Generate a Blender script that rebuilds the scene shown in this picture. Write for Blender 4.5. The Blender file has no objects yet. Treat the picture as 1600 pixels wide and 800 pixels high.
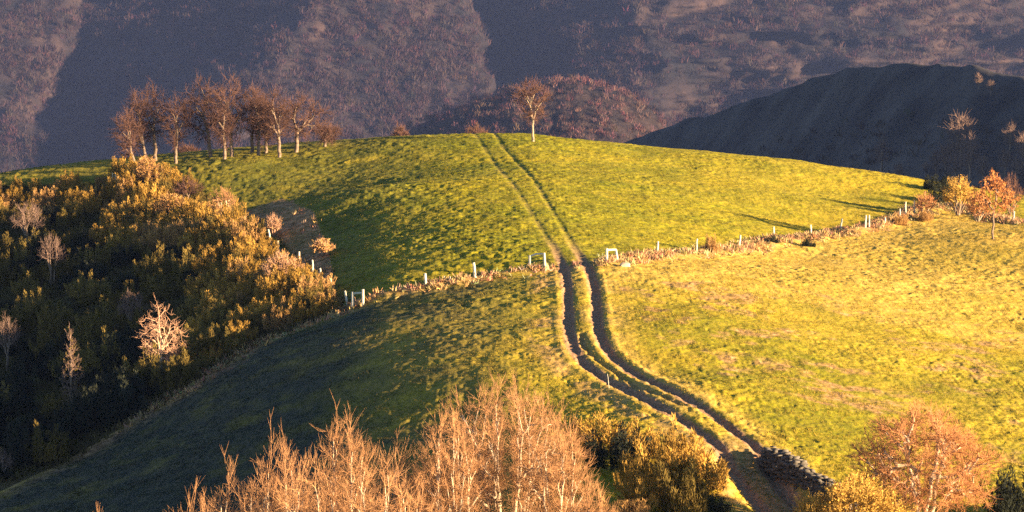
import bpy, math, random
import numpy as np
from mathutils import Vector

scene = bpy.context.scene
col = scene.collection
R = math.radians

# ------------------------------------------------------------------ camera
F = 800.0 / math.tan(R(10.0))            # focal length in photo pixels (1600 wide)
PITCH = R(3.0)
cam_d = bpy.data.cameras.new("camera")
cam_d.sensor_width = 36.0
cam_d.lens = 18.0 / math.tan(R(10.0))
cam_d.clip_start = 1.0
cam_d.clip_end = 12000.0
cam = bpy.data.objects.new("camera", cam_d)
cam.rotation_euler = (R(90.0) - PITCH, 0, 0)
col.objects.link(cam)
scene.camera = cam

# ------------------------------------------------------------------ sky, sun, exposure
SUN_EL = R(9.0)
SUN_AZ = R(113.0)                        # clockwise from +Y: to the right, a little behind the camera
to_sun = Vector((math.cos(SUN_EL) * math.sin(SUN_AZ), math.cos(SUN_EL) * math.cos(SUN_AZ), math.sin(SUN_EL)))
world = bpy.data.worlds.new("World")
scene.world = world
world.use_nodes = True
wn = world.node_tree
bg = wn.nodes["Background"]
sky = wn.nodes.new("ShaderNodeTexSky")
sky.sky_type = 'NISHITA'
sky.sun_disc = False
sky.sun_elevation = SUN_EL
sky.sun_rotation = SUN_AZ
wn.links.new(sky.outputs[0], bg.inputs[0])
bg.inputs[1].default_value = 0.05
sky.altitude = 4000.0
sky.dust_density = 0.2
sky.air_density = 0.8
sun_d = bpy.data.lights.new("sun", 'SUN')
sun_d.energy = 5.0
sun_d.angle = R(0.5)
sun_d.color = (1.0, 0.70, 0.40)
sun = bpy.data.objects.new("sun", sun_d)
sun.rotation_euler = to_sun.to_track_quat('Z', 'Y').to_euler()
col.objects.link(sun)
scene.view_settings.view_transform = 'Standard'
scene.view_settings.look = 'None'
scene.view_settings.gamma = 1.0
scene.view_settings.use_curve_mapping = False
scene.view_settings.exposure = 2.58
scene.cycles.max_bounces = 5
scene.cycles.diffuse_bounces = 3
scene.cycles.volume_bounces = 1
scene.cycles.use_denoising = False

# ------------------------------------------------------------------ helpers
def px_uv(px, py):
    px = np.asarray(px, float); py = np.asarray(py, float)
    dx = (px - 800.0) / F; dy = (400.0 - py) / F
    den = math.cos(PITCH) + dy * math.sin(PITCH)
    return dx / den, (-math.sin(PITCH) + dy * math.cos(PITCH)) / den

def to_px(x, y, z):
    d = y * math.cos(PITCH) - z * math.sin(PITCH)
    return 800.0 + F * x / d, 400.0 - F * (y * math.sin(PITCH) + z * math.cos(PITCH)) / d

def hsh(ix, iy, seed):
    h = np.sin(ix * 127.1 + iy * 311.7 + seed * 74.71) * 43758.5453
    return h - np.floor(h)

def vn(x, y, seed=0):                    # value noise, -1..1
    ix = np.floor(x); iy = np.floor(y)
    fx = x - ix; fy = y - iy
    fx = fx * fx * (3 - 2 * fx); fy = fy * fy * (3 - 2 * fy)
    a = hsh(ix, iy, seed); b = hsh(ix + 1, iy, seed)
    c = hsh(ix, iy + 1, seed); d = hsh(ix + 1, iy + 1, seed)
    return 2 * (a + (b - a) * fx + (c - a) * fy + (a - b - c + d) * fx * fy) - 1

def fbm(x, y, seed=0, octv=3):
    s = 0; a = 1.0; t = 0
    for k in range(octv):
        s = s + a * vn(x * 2 ** k + 13.7 * k, y * 2 ** k - 7.1 * k, seed + k); t += a; a *= 0.55
    return s / t

def sstep(a, b, x):
    t = np.clip((x - a) / (b - a), 0, 1)
    return t * t * (3 - 2 * t)

def inpoly(px, py, poly):
    n = len(poly); r = np.zeros(np.shape(px), bool); j = n - 1
    for i in range(n):
        xi, yi = poly[i]; xj, yj = poly[j]
        c = ((yi > py) != (yj > py)) & (px < (xj - xi) * (py - yi) / (yj - yi + 1e-9) + xi)
        r ^= c; j = i
    return r

def polydist(x, y, pts):
    d = np.full(np.shape(x), 1e9)
    for (x0, y0), (x1, y1) in zip(pts[:-1], pts[1:]):
        ex, ey = x1 - x0, y1 - y0
        t = np.clip(((x - x0) * ex + (y - y0) * ey) / (ex * ex + ey * ey + 1e-12), 0, 1)
        d = np.minimum(d, np.hypot(x - x0 - t * ex, y - y0 - t * ey))
    return d

def make_mesh(name, v, faces, smooth=False):
    me = bpy.data.meshes.new(name)
    v = np.asarray(v, np.float32); faces = np.asarray(faces, np.int32)
    k = faces.shape[1]
    me.vertices.add(len(v)); me.vertices.foreach_set("co", v.ravel())
    me.loops.add(faces.size); me.loops.foreach_set("vertex_index", faces.ravel())
    me.polygons.add(len(faces))
    me.polygons.foreach_set("loop_start", np.arange(0, faces.size, k, dtype=np.int32))
    me.polygons.foreach_set("loop_total", np.full(len(faces), k, np.int32))
    if smooth:
        me.polygons.foreach_set("use_smooth", np.ones(len(faces), bool))
    me.update(calc_edges=True)
    return me

def add_attr(me, name, data):            # per-vertex colour attribute
    a = me.attributes.new(name, 'FLOAT_COLOR', 'POINT')
    a.data.foreach_set("color", np.asarray(data, np.float32).ravel())

def obj(name, me, mat=None, parent=None, loc=None):
    o = bpy.data.objects.new(name, me)
    if mat is not None and not me.materials: me.materials.append(mat)
    col.objects.link(o)
    if parent is not None: o.parent = parent
    if loc is not None: o.location = loc
    return o

def tag(o, label=None, cat=None, group=None, kind=None):
    if label: o["label"] = label
    if cat: o["category"] = cat
    if group: o["group"] = group
    if kind: o["kind"] = kind
    return o

def empty(name, loc):
    o = bpy.data.objects.new(name, None)
    o.empty_display_size = 0.3
    o.location = loc
    col.objects.link(o)
    return o

def grid_faces(nr, nc):
    i = np.arange(nr * nc).reshape(nr, nc)
    return np.stack([i[:-1, :-1], i[:-1, 1:], i[1:, 1:], i[1:, :-1]], -1).reshape(-1, 4)

# ------------------------------------------------------------------ materials
def new_mat(name, rough=1.0):
    m = bpy.data.materials.new(name); m.use_nodes = True
    b = m.node_tree.nodes["Principled BSDF"]
    b.inputs["Roughness"].default_value = rough
    b.inputs["Specular IOR Level"].default_value = 0.1
    return m, m.node_tree, b

def n_noise(nt, scale, detail=3, coord='Object', rough=0.6, vec_scale=None):
    tc = nt.nodes.new("ShaderNodeTexCoord")
    n = nt.nodes.new("ShaderNodeTexNoise")
    n.inputs["Scale"].default_value = scale; n.inputs["Detail"].default_value = detail
    n.inputs["Roughness"].default_value = rough
    if vec_scale:
        mp = nt.nodes.new("ShaderNodeMapping"); mp.inputs["Scale"].default_value = vec_scale
        nt.links.new(tc.outputs[coord], mp.inputs[0]); nt.links.new(mp.outputs[0], n.inputs["Vector"])
    else:
        nt.links.new(tc.outputs[coord], n.inputs["Vector"])
    return n.outputs["Fac"]

def n_ramp(nt, fac, stops):
    r = nt.nodes.new("ShaderNodeValToRGB")
    e = r.color_ramp.elements
    while len(e) < len(stops): e.new(0.5)
    for k, (p, c) in enumerate(stops):
        e[k].position = p; e[k].color = (*c, 1)
    nt.links.new(fac, r.inputs[0])
    return r.outputs["Color"]

def n_mix(nt, fac, a, b, mode='MIX'):
    m = nt.nodes.new("ShaderNodeMix"); m.data_type = 'RGBA'; m.blend_type = mode
    for sock, val in ((m.inputs[0], fac), (m.inputs[6], a), (m.inputs[7], b)):
        if isinstance(val, (int, float)): sock.default_value = val
        elif isinstance(val, tuple): sock.default_value = (*val, 1)
        else: nt.links.new(val, sock)
    return m.outputs[2]

def n_math(nt, op, a, b=None, clamp=False):
    m = nt.nodes.new("ShaderNodeMath"); m.operation = op; m.use_clamp = clamp
    for s, v in zip(m.inputs, (a, b)):
        if v is None: continue
        if isinstance(v, (int, float)): s.default_value = v
        else: nt.links.new(v, s)
    return m.outputs[0]

def simple_mat(name, c0, c1, scale=2.0, rnd=0.0, rough=0.9, trans=0.0):
    m, nt, b = new_mat(name, rough)
    c = n_ramp(nt, n_noise(nt, scale), [(0.3, c0), (0.7, c1)])
    if rnd:
        oi = nt.nodes.new("ShaderNodeObjectInfo")
        mr = nt.nodes.new("ShaderNodeMapRange")
        mr.inputs[3].default_value = 1 - rnd; mr.inputs[4].default_value = 1 + rnd
        nt.links.new(oi.outputs["Random"], mr.inputs[0])
        h = nt.nodes.new("ShaderNodeHueSaturation")
        nt.links.new(mr.outputs[0], h.inputs["Value"])
        nt.links.new(c, h.inputs["Color"]); c = h.outputs["Color"]
    nt.links.new(c, b.inputs["Base Color"])
    if trans:
        tr = nt.nodes.new("ShaderNodeBsdfTranslucent"); nt.links.new(c, tr.inputs[0])
        mx = nt.nodes.new("ShaderNodeMixShader"); mx.inputs[0].default_value = trans
        nt.links.new(b.outputs[0], mx.inputs[1]); nt.links.new(tr.outputs[0], mx.inputs[2])
        nt.links.new(mx.outputs[0], nt.nodes["Material Output"].inputs["Surface"])
    return m

def attr_mat(name, attr, trans=0.0, var=0.35, scale=3.0):   # base colour from a per-leaf colour attribute
    m, nt, b = new_mat(name)
    a = nt.nodes.new("ShaderNodeAttribute"); a.attribute_name = attr
    f = n_noise(nt, scale, 2)
    v = n_ramp(nt, f, [(0.3, (1 - var,) * 3), (0.7, (1 + var,) * 3)])
    c = n_mix(nt, 1.0, a.outputs["Color"], v, 'MULTIPLY')
    nt.links.new(c, b.inputs["Base Color"])
    if trans:
        tr = nt.nodes.new("ShaderNodeBsdfTranslucent"); nt.links.new(c, tr.inputs[0])
        mx = nt.nodes.new("ShaderNodeMixShader"); mx.inputs[0].default_value = trans
        nt.links.new(b.outputs[0], mx.inputs[1]); nt.links.new(tr.outputs[0], mx.inputs[2])
        nt.links.new(mx.outputs[0], nt.nodes["Material Output"].inputs["Surface"])
    return m

M = {
    'trunk_pale': simple_mat('pale_bark', (.34, .25, .17), (.55, .43, .30), 3),
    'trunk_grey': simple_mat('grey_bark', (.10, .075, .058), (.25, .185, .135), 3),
    'twig_orange': simple_mat('orange_twigs', (.175, .086, .042), (.46, .255, .120), 5.0, .08),
    'twig_purple': simple_mat('purple_brown_twigs', (.070, .040, .034), (.125, .068, .052), 1.2, .12),
    'twig_red': simple_mat('russet_twigs', (.33, .15, .065), (.48, .235, .10), 1.0, .08),
    'trunk_mid': simple_mat('brown_bark', (.16, .12, .09), (.36, .28, .20), 3),
    'twig_gold': simple_mat('golden_twigs', (.34, .21, .05), (.52, .34, .09), 1.5, .05),
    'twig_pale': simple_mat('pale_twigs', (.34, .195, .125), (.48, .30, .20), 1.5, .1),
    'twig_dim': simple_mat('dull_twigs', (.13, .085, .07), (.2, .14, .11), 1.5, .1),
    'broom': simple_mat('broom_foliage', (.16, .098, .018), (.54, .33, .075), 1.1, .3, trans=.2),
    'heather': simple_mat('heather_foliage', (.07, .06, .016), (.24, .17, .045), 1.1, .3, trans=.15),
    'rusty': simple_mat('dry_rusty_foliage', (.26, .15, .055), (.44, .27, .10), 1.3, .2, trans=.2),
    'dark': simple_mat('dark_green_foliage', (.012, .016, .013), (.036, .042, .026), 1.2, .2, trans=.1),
    'copper': simple_mat('copper_leaves', (.34, .13, .045), (.50, .24, .08), 2.0, .05, trans=.25),
    'post': simple_mat('weathered_post_wood', (.42, .39, .29), (.62, .59, .47), 6.0, .06),
    'stone': simple_mat('dry_wall_stone', (.045, .042, .036), (.16, .145, .12), 3.2),
    'rock': simple_mat('pale_rock', (.26, .22, .17), (.42, .36, .28), 4.0),
}

# ------------------------------------------------------------------ near hill: height field through surveyed points
CP = [  # photo px, py, distance
 (0,270,290),(200,246,290),(400,229,290),(600,214,288),(760,209,288),(900,217,288),(1000,228,288),(1200,246,290),(1400,274,292),(1600,306,292),
 (800,300,245),(850,390,212),(890,415,203),(650,300,246),(500,300,252),(450,330,256),(600,330,239),(650,380,220),(600,440,204),(560,400,219),
 (500,250,280),(300,260,280),(800,250,270),(1000,260,270),
 (545,480,200),(660,450,200),(740,438,202),(850,420,204),(1000,405,213),(1155,392,228),(1270,375,240),(1355,360,250),(1429,335,262),(1555,375,240),(1600,360,248),
 (1200,300,264),(1000,300,251),(1300,300,276),(1100,350,238),(1000,370,224),(1300,340,256),(1500,320,276),
 (700,480,190),(560,510,188),(700,600,165),(550,600,170),(400,600,179),(300,600,187),(400,700,165),(200,700,177),(0,760,174),(0,800,167),(200,800,160),(400,800,151),(600,800,142),(800,800,133),
 (600,700,157),(720,655,159),(800,700,150),(800,500,183),(800,600,163),
 (500,490,203),(300,500,216),(100,500,229),(0,500,236),(400,400,237),(200,400,251),(0,400,263),(300,310,269),(150,300,279),(0,300,283),(200,600,198),(0,600,213),(0,700,193),
 (1000,500,180),(1300,500,190),(1600,500,200),(1600,430,222),(1300,430,212),(1100,600,160),(1300,600,166),(1600,600,173),(1200,690,148),(1400,700,150),(1600,700,153),(1200,790,134),(1400,800,133),(1600,800,134),
 (900,600,163),(900,690,147),(900,500,181),
]
cpx = np.array(CP, float)
cu, cv = px_uv(cpx[:, 0], cpx[:, 1])
cP = np.stack([cu * cpx[:, 2], cpx[:, 2], cv * cpx[:, 2]], 1)
extra = np.array([(-30,105,-27.5),(-12,105,-23.5),(0,105,-21.3),(12,105,-21.3),(30,105,-21.5),(0,75,-23),(-60,90,-30),(60,90,-23),
 (-62,150,-29),(-72,215,-28),(-82,290,-17),(55,150,-19.6),(66,205,-17),(75,260,-13.5),(80,300,-14),
 (0,330,-5.2),(-40,330,-9.5),(40,330,-10.5),(-80,340,-18),(85,340,-17)], float)
cP = np.vstack([cP, extra])
SC = 100.0
def _kern(r2):
    return 0.5 * r2 * np.log(r2 + 1e-12)
def _fit(P, lam):
    X = P[:, :2] / SC; n = len(X)
    K = _kern(((X[:, None] - X[None]) ** 2).sum(-1)) + lam * np.eye(n)
    A = np.zeros((n + 3, n + 3)); A[:n, :n] = K
    A[:n, n] = 1; A[:n, n + 1:] = X; A[n:, :n] = A[:n, n:].T
    b = np.zeros(n + 3); b[:n] = P[:, 2]
    return np.linalg.solve(A, b), X
W_, X_ = _fit(cP, 4e-4)
def rbf(x, y):
    x = np.asarray(x, float); y = np.asarray(y, float)
    sh = np.broadcast(x, y).shape
    xf = np.broadcast_to(x, sh).ravel() / SC; yf = np.broadcast_to(y, sh).ravel() / SC
    out = np.empty(len(xf))
    for s in range(0, len(xf), 60000):
        a = xf[s:s + 60000]; b = yf[s:s + 60000]
        r2 = (a[:, None] - X_[:, 0]) ** 2 + (b[:, None] - X_[:, 1]) ** 2
        out[s:s + 60000] = _kern(r2) @ W_[:-3] + W_[-3] + W_[-2] * a + W_[-1] * b
    return out.reshape(sh)
CREST = [(-200,300),(0,270),(60,262),(120,254),(200,246),(260,240),(330,234),(400,229),(460,224),(520,220),(600,214),(700,210),(760,209),(830,210),(900,217),(1000,228),(1100,236),(1200,246),(1300,259),(1400,274),(1460,284),(1600,306),(1800,340)]
crest = np.array(CREST, float)
sil_u, sil_v = px_uv(crest[:, 0], crest[:, 1])
sil_d = np.zeros(len(sil_u))
def terr(x, y):
    x = np.asarray(x, float); y = np.asarray(y, float)
    yc = np.clip(y, 70, 325); xc = np.clip(x, -95, 95)
    z = rbf(xc, yc)
    u = np.clip(x / np.maximum(y, 1), sil_u[0], sil_u[-1])
    z = z + np.interp(u, sil_u, sil_d) * np.minimum(y, 300) * sstep(225, 282, y)
    z = z - 0.0016 * np.clip(y - 296, 0, 260) ** 2 - 0.8 * np.clip(y - 556, 0, None)
    z = z - 0.12 * np.clip(np.abs(x) - 95, 0, None)
    z = z - 0.05 * np.clip(70 - y, 0, None)
    return z
ys_ = np.arange(225, 312, 1.5)
for _ in range(3):
    YY = ys_[None, :] * np.ones((len(sil_u), 1)); XX = YY * sil_u[:, None]
    el = (terr(XX, YY) / YY).max(1)
    sil_d = sil_d + (sil_v - el)

def hit(px, py, y0=88.0, y1=312.0):      # where the sight line through a photo point meets the ground
    u, v = px_uv(px, py)
    Y = np.arange(y0, y1, 0.4)
    d = terr(u * Y, Y) - v * Y
    k = np.argmax(d >= 0) if (d >= 0).any() else int(np.argmax(d))
    if k > 0 and d[k] >= 0:
        t = d[k - 1] / (d[k - 1] - d[k]); y = Y[k - 1] + t * (Y[k] - Y[k - 1])
    else:
        y = Y[k]
    return float(u * y), float(y)

def ground_pt(px, dist):                 # a ground point seen under photo column px at a distance
    u, _ = px_uv(px, 400); x = float(u * dist)
    return x, float(dist)

RUT_L = [(738,207),(752,225),(768,245),(790,275),(810,300),(835,340),(858,375),(876,405),(884,430),(888,470),(888,520),(898,552),(925,578),(970,604),(1020,630),(1065,655),(1100,680),(1130,705),(1165,745),(1200,790)]
RUT_R = [(770,207),(783,228),(803,246),(825,270),(848,305),(870,340),(890,375),(910,405),(925,430),(932,470),(933,510),(945,545),(975,573),(1020,598),(1065,620),(1110,645),(1150,675),(1190,705),(1225,745),(1262,790)]
RUT_M = [(908,520),(912,545),(939,567),(969,588),(999,607),(1040,622),(1074,637)]
rutL = [hit(*p) for p in RUT_L]; rutR = [hit(*p) for p in RUT_R]; rutM = [hit(*p) for p in RUT_M]
def smooth_line(pts, n=4):
    p = np.array(pts)
    for _ in range(n):
        q = [p[0]]
        for a, b in zip(p[:-1], p[1:]): q += [.75 * a + .25 * b, .25 * a + .75 * b]
        p = np.array(q + [p[-1]])
    return p
rutL, rutR, rutM = smooth_line(rutL, 2), smooth_line(rutR, 2), smooth_line(rutM, 2)
for rr in (rutL, rutR):                  # carry the ruts over the crest
    pass
FENCE_PX = [(545,482),(600,466),(665,452),(742,440),(800,430),(852,423),(890,417),(948,413),(1000,406),(1027,402),(1089,399),(1156,392),(1209,378),(1267,374),(1315,364),(1355,360),(1383,352),(1415,340),(1440,328),(1500,325),(1560,345),(1600,352)]
fence = np.array([hit(*p) for p in FENCE_PX])
SIDE_PX = [(545,482),(519,452),(501,429),(468,412),(436,387),(421,380),(366,346),(330,331),(240,300),(178,291),(90,287),(0,290)]
side = np.array([hit(*p) for p in SIDE_PX])
EDGE_PX = [(545,488),(470,512),(400,540),(330,582),(270,625),(200,662),(100,722),(0,768),(-60,795)]
edge = np.array([hit(*p) for p in EDGE_PX])
SCRUB = [(-90,300),(0,292),(90,288),(178,291),(240,298),(300,305),(350,330),(420,368),(450,405),(500,440),(548,484),(470,512),(400,540),(330,582),(270,625),(200,662),(100,722),(0,768),(-90,800)]
wallL = np.array([hit(1203, 712), hit(1240, 735), hit(1292, 770), hit(1330, 800)])

def lane_cut(x, y):                      # the sunken lane below the wall
    dl = polydist(x, y, np.array([hit(1150, 712), hit(1195, 750), hit(1235, 795)]) if False else LANE)
    return -0.7 * np.exp(-(dl / 1.9) ** 4) * sstep(147.5, 143, y)
LANE = np.vstack([0.5 * (rutL[-9:] + rutR[-9:])])

def ground(x, y, fine=1.0):
    z = terr(x, y)
    near = (np.abs(x) < 60)
    far = sstep(215, 195, y)
    dL = polydist(x, y, rutL); dR = polydist(x, y, rutR); dM = polydist(x, y, rutM)
    wob = 1 + .38 * vn(x * .6, y * .6, 5) + .28 * vn(x * 1.9, y * 1.9, 6) + .22 * vn(x * 4.3, y * 3.1, 7)
    for d, dep, wid in ((dL, .035 + .115 * far, .23 + .08 * far), (dR, .05 + .125 * far, .24 + .11 * far), (dM, .13, .2)):
        z = z - dep * np.exp(-(d / (wid * wob)) ** 4) + .05 * far * np.exp(-((d - .72) / .25) ** 2)
    # bank along the fence, a dip behind it
    df = polydist(x, y, fence)
    z = z + (.30 + .12 * vn(x * .6, y * .6, 9)) * np.exp(-(df / .9) ** 2) * sstep(.5, 2.0, np.minimum(dL, dR))
    z = z + lane_cut(x, y)
    # grassy unevenness
    rough = fine * (.95 + .55 * fbm(x / 6, y / 8, 25, 2)) * (1 - .6 * np.exp(-(np.minimum(dL, dR) / .5) ** 2))
    z = z + .10 * fbm(x / 3.2, y / 4.2, 21, 2) + rough * ((.075 + .03 * (x < 6)) * fbm(x / .62, y / .75, 31, 3) + .05 * np.abs(vn(x / .33, y / .4, 41)))
    return z

# fan-shaped sheet: fine inside the view, coarse to the sides and behind
uf = np.linspace(-.186, .186, 1000)
uc = np.array([.19, .2, .215, .235, .26, .3, .36, .45, .6, .8, 1.1, 1.5])
us = np.concatenate([-uc[::-1], uf, uc])
yl = [12, 25, 40, 55, 70, 85, 98, 108, 115, 120]
y = 123.0
while y < 300: yl.append(y); y += .16 + (y - 123) * .0012
while y < 330: yl.append(y); y += 1.2
while y < 700: yl.append(y); y += 12
ys = np.array(yl)
UU, YY = np.meshgrid(us, ys)
XX = UU * YY
fineW = sstep(.2, .186, np.abs(UU)) * sstep(118, 124, YY) * sstep(320, 296, YY)
ZZ = ground(XX, YY, fineW)
me = make_mesh("hill", np.stack([XX, YY, ZZ], -1).reshape(-1, 3), grid_faces(len(ys), len(us)), True)
PX, PY = to_px(XX, YY, ZZ)
dL = polydist(XX, YY, rutL); dR = polydist(XX, YY, rutR); dM = polydist(XX, YY, rutM)
drut = np.minimum(dL, dR)
mid = 0.5 * (rutL + rutR)
dmid = polydist(XX, YY, mid)
df = polydist(XX, YY, fence); de = polydist(XX, YY, edge); ds = polydist(XX, YY, side)
BOUND = EDGE_PX[::-1] + FENCE_PX[1:]
fx = np.interp(PX, [p[0] for p in BOUND], [p[1] for p in BOUND])
below = sstep(-4, 8, PY - fx)          # the side of the fence nearer the viewer
w1 = fbm(XX / 7, YY / 9, 51, 3); w2 = fbm(XX / 2.2, YY / 2.8, 61, 3); w3 = fbm(XX / .9, YY / 1.1, 71, 2)
scrub = inpoly(PX, PY, SCRUB) & (YY < 300)
dry = below * (.6 * sstep(-13, -6, XX) + .4 * sstep(-4, 6, XX)) * (.75 + .35 * w1) + (1 - below) * (.10 + .35 * sstep(0, 30, XX) + .25 * w1)  # straw grass; on the lower left it also paints in the sunlit part
dry = dry + .9 * np.exp(-((df - 2.0) / 2.6) ** 2) * below * sstep(-2, 8, XX)
dry = dry + .8 * np.exp(-(dmid / 2.4) ** 2) * sstep(212, 200, YY) * (.8 + .4 * w2)
strip = inpoly(PX, PY, [(535,253),(560,248),(600,243),(625,243),(585,250),(545,256)])
dry = np.where(strip, 1.6, dry)
brk = np.exp(-(df / 1.1) ** 2) * (.75 + .6 * w2) + .8 * np.exp(-(de / 1.3) ** 2) * (.7 + .6 * w2)
brk = brk + .9 * inpoly(PX, PY, [(380,330),(440,310),(490,330),(515,400),(528,470),(500,440),(430,370)]) * (.8 + .6 * w2)
lowp = inpoly(PX, PY, [(960,440),(1200,440),(1600,520),(1600,740),(1400,660),(1200,610),(1050,560)])
brk = brk + lowp * np.clip(w2 * 1.6 + w3 * .8 - .25, 0, .75)
brk = brk + .55 * np.exp(-((dmid - 2.6) / .8) ** 2) * (XX < np.interp(YY, mid[::-1, 1], mid[::-1, 0])) * sstep(205, 198, YY) * (w2 > -.1)
dirt = np.clip(1.25 * np.exp(-(drut / .40) ** 4) * sstep(226, 200, YY) + .4 * np.exp(-(dM / .25) ** 2) + .5 * np.exp(-(dmid / 1.3) ** 4) * sstep(150, 143, YY) + .35 * np.exp(-(dmid / 1.9) ** 4) * sstep(206, 200, YY) * sstep(-.6, .4, w2), 0, 1)
dirt = np.maximum(dirt, .26 * np.exp(-(drut / .24) ** 4) * sstep(-.5, .5, w2))
tan = below * np.clip(1.1 * np.exp(-((df - 3.2) / 3.6) ** 2) * sstep(0, 9, XX) + sstep(4, 14, XX) * sstep(186, 205, YY) * (.75 + .5 * w1), 0, 1)
tan = np.maximum(tan, np.exp(-((dmid - 2.0) / .9) ** 2) * sstep(208, 202, YY) * sstep(-.7, .3, w2))
band = inpoly(PX + 12 * w2, PY + 5 * w3, [(960,418),(1200,432),(1400,474),(1620,526),(1620,556),(1400,506),(1180,456),(960,440)])
tan = np.maximum(tan, band * (.75 + .3 * w3))
dry = np.where(inpoly(PX, PY, [(990,470),(1150,480),(1400,620),(1340,760),(1230,720),(1100,640),(1000,580)]), dry * .5, dry)
shade_tone = (1 - scrub) * np.maximum(below * sstep(4, -4, XX), .4 * (1 - below) * sstep(-3, -15, XX))  # shade of the left-falling slopes, put into the grass colour
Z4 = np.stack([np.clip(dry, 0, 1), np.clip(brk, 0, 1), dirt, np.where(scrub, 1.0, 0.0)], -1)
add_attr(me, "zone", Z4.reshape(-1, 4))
Z5 = np.stack([shade_tone, w1 * .5 + .5, tan, np.ones_like(w1)], -1)
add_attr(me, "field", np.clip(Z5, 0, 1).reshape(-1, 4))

m, nt, b = new_mat("pasture_ground")
az = nt.nodes.new("ShaderNodeAttribute"); az.attribute_name = "zone"
sz = nt.nodes.new("ShaderNodeSeparateColor"); nt.links.new(az.outputs["Color"], sz.inputs[0])
af = nt.nodes.new("ShaderNodeAttribute"); af.attribute_name = "field"
sf = nt.nodes.new("ShaderNodeSeparateColor"); nt.links.new(af.outputs["Color"], sf.inputs[0])
nf = n_noise(nt, 1.6, 4, rough=.7)
nc = n_noise(nt, .35, 3)
n2 = n_noise(nt, 3.7, 3, rough=.7)
green = n_ramp(nt, nf, [(.32, (.078, .084, .006)), (.5, (.185, .185, .008)), (.68, (.33, .305, .012))])
shadec = n_ramp(nt, nf, [(.32, (.026, .030, .023)), (.5, (.046, .049, .032)), (.70, (.085, .078, .038))])  # darker, greyed grass colour standing in for shade
dryc = n_ramp(nt, n2, [(.30, (.20, .18, .010)), (.5, (.38, .295, .022)), (.70, (.52, .38, .065))])
brkc = n_ramp(nt, nf, [(.3, (.13, .06, .03)), (.5, (.34, .19, .09)), (.7, (.52, .33, .17))])
dirtc = n_ramp(nt, n2, [(.3, (.15, .085, .05)), (.7, (.40, .25, .14))])
c = n_mix(nt, sf.outputs[0], green, shadec)
fd = n_math(nt, 'ADD', sz.outputs[0], n_math(nt, 'MULTIPLY', n_math(nt, 'SUBTRACT', nc, .5), 1.2), True)
c = n_mix(nt, fd, c, dryc)
patch = n_ramp(nt, n_noise(nt, .09, 4, rough=.65), [(.35, (.70, .77, .70)), (.5, (1.0, 1.0, 1.0)), (.65, (1.12, 1.04, .95))])
c = n_mix(nt, 1.0, c, patch, 'MULTIPLY')
tanc = n_ramp(nt, n_noise(nt, 1.1, 4, rough=.7), [(.3, (.38, .26, .04)), (.5, (.50, .345, .065)), (.7, (.58, .42, .11))])
c = n_mix(nt, n_math(nt, 'MULTIPLY', sf.outputs[2], .85), c, tanc)
fb = n_math(nt, 'ADD', sz.outputs[1], n_math(nt, 'MULTIPLY', n_math(nt, 'SUBTRACT', nf, .5), 1.0))
fb = n_math(nt, 'MULTIPLY', fb, n_math(nt, 'GREATER_THAN', sz.outputs[1], .02), True)
c = n_mix(nt, fb, c, brkc)
c = n_mix(nt, sz.outputs[2], c, dirtc)
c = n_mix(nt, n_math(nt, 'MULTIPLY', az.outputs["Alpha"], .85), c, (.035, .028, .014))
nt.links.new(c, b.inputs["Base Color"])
bp = nt.nodes.new("ShaderNodeBump"); bp.inputs["Strength"].default_value = .5; bp.inputs["Distance"].default_value = .12
nt.links.new(n_noise(nt, 4.5, 4, rough=.7), bp.inputs["Height"]); nt.links.new(bp.outputs[0], b.inputs["Normal"])
hill = obj("hill", me, m)
tag(hill, "grassy rounded hill and fields with a rutted track", "hill", kind="structure")

# ------------------------------------------------------------------ slivers: many thin upright triangles in one mesh
def slivers(P, D, L, Wd, rng):           # base points, directions, lengths, widths
    n = len(P)
    D = D / np.linalg.norm(D, axis=1)[:, None]
    s = np.cross(D, rng.normal(size=(n, 3))); s /= np.linalg.norm(s, axis=1)[:, None] + 1e-9
    a = P - s * Wd[:, None] * .5; b_ = P + s * Wd[:, None] * .5
    mid_ = P + D * L[:, None] * .55
    bend = rng.normal(size=(n, 3)) * (L * .12)[:, None]
    tip = P + D * L[:, None] + bend
    V = np.stack([a, b_, mid_ + s * Wd[:, None] * .42, tip, mid_ - s * Wd[:, None] * .42], 1).reshape(-1, 3)
    return V

def sliver_mesh(name, P, D, L, Wd, seed):
    rng = np.random.default_rng(seed)
    V = slivers(P, D, L, Wd, rng)
    n = len(P); o = np.arange(n)[:, None] * 5
    Fq = np.concatenate([o + np.array([[0, 1, 2]]), o + np.array([[0, 2, 4]]), o + np.array([[4, 2, 3]])], 0)
    return make_mesh(name, V, Fq)

# grass tufts over the visible fields
rng = np.random.default_rng(5)
N = 260000
uu = rng.uniform(-.182, .182, N)
yy = 126 + (296 - 126) * rng.uniform(0, 1, N) ** 1.0
xx = uu * yy
zz = ground(xx, yy, 1.0)
px_, py_ = to_px(xx, yy, zz)
keep = ~inpoly(px_, py_, SCRUB)
drt = np.minimum(polydist(xx, yy, rutL), polydist(xx, yy, rutR))
keep &= (drt > .45)
tw = fbm(xx / 1.5, yy / 1.8, 81, 3)
keep &= tw > rng.uniform(-.9, .5, N)
xx, yy, zz, px_, py_, tw = [a[keep] for a in (xx, yy, zz, px_, py_, tw)]
n0 = len(xx); kb = 3
fxx = np.interp(px_, [p[0] for p in BOUND], [p[1] for p in BOUND])
bel = sstep(-4, 8, py_ - fxx)
P = np.repeat(np.stack([xx, yy, zz - .02], 1), kb, 0) + rng.normal(size=(n0 * kb, 3)) * np.array([.07, .07, 0])
D = rng.normal(size=(n0 * kb, 3)) * .45 + np.array([0, 0, 1.0])
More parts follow.
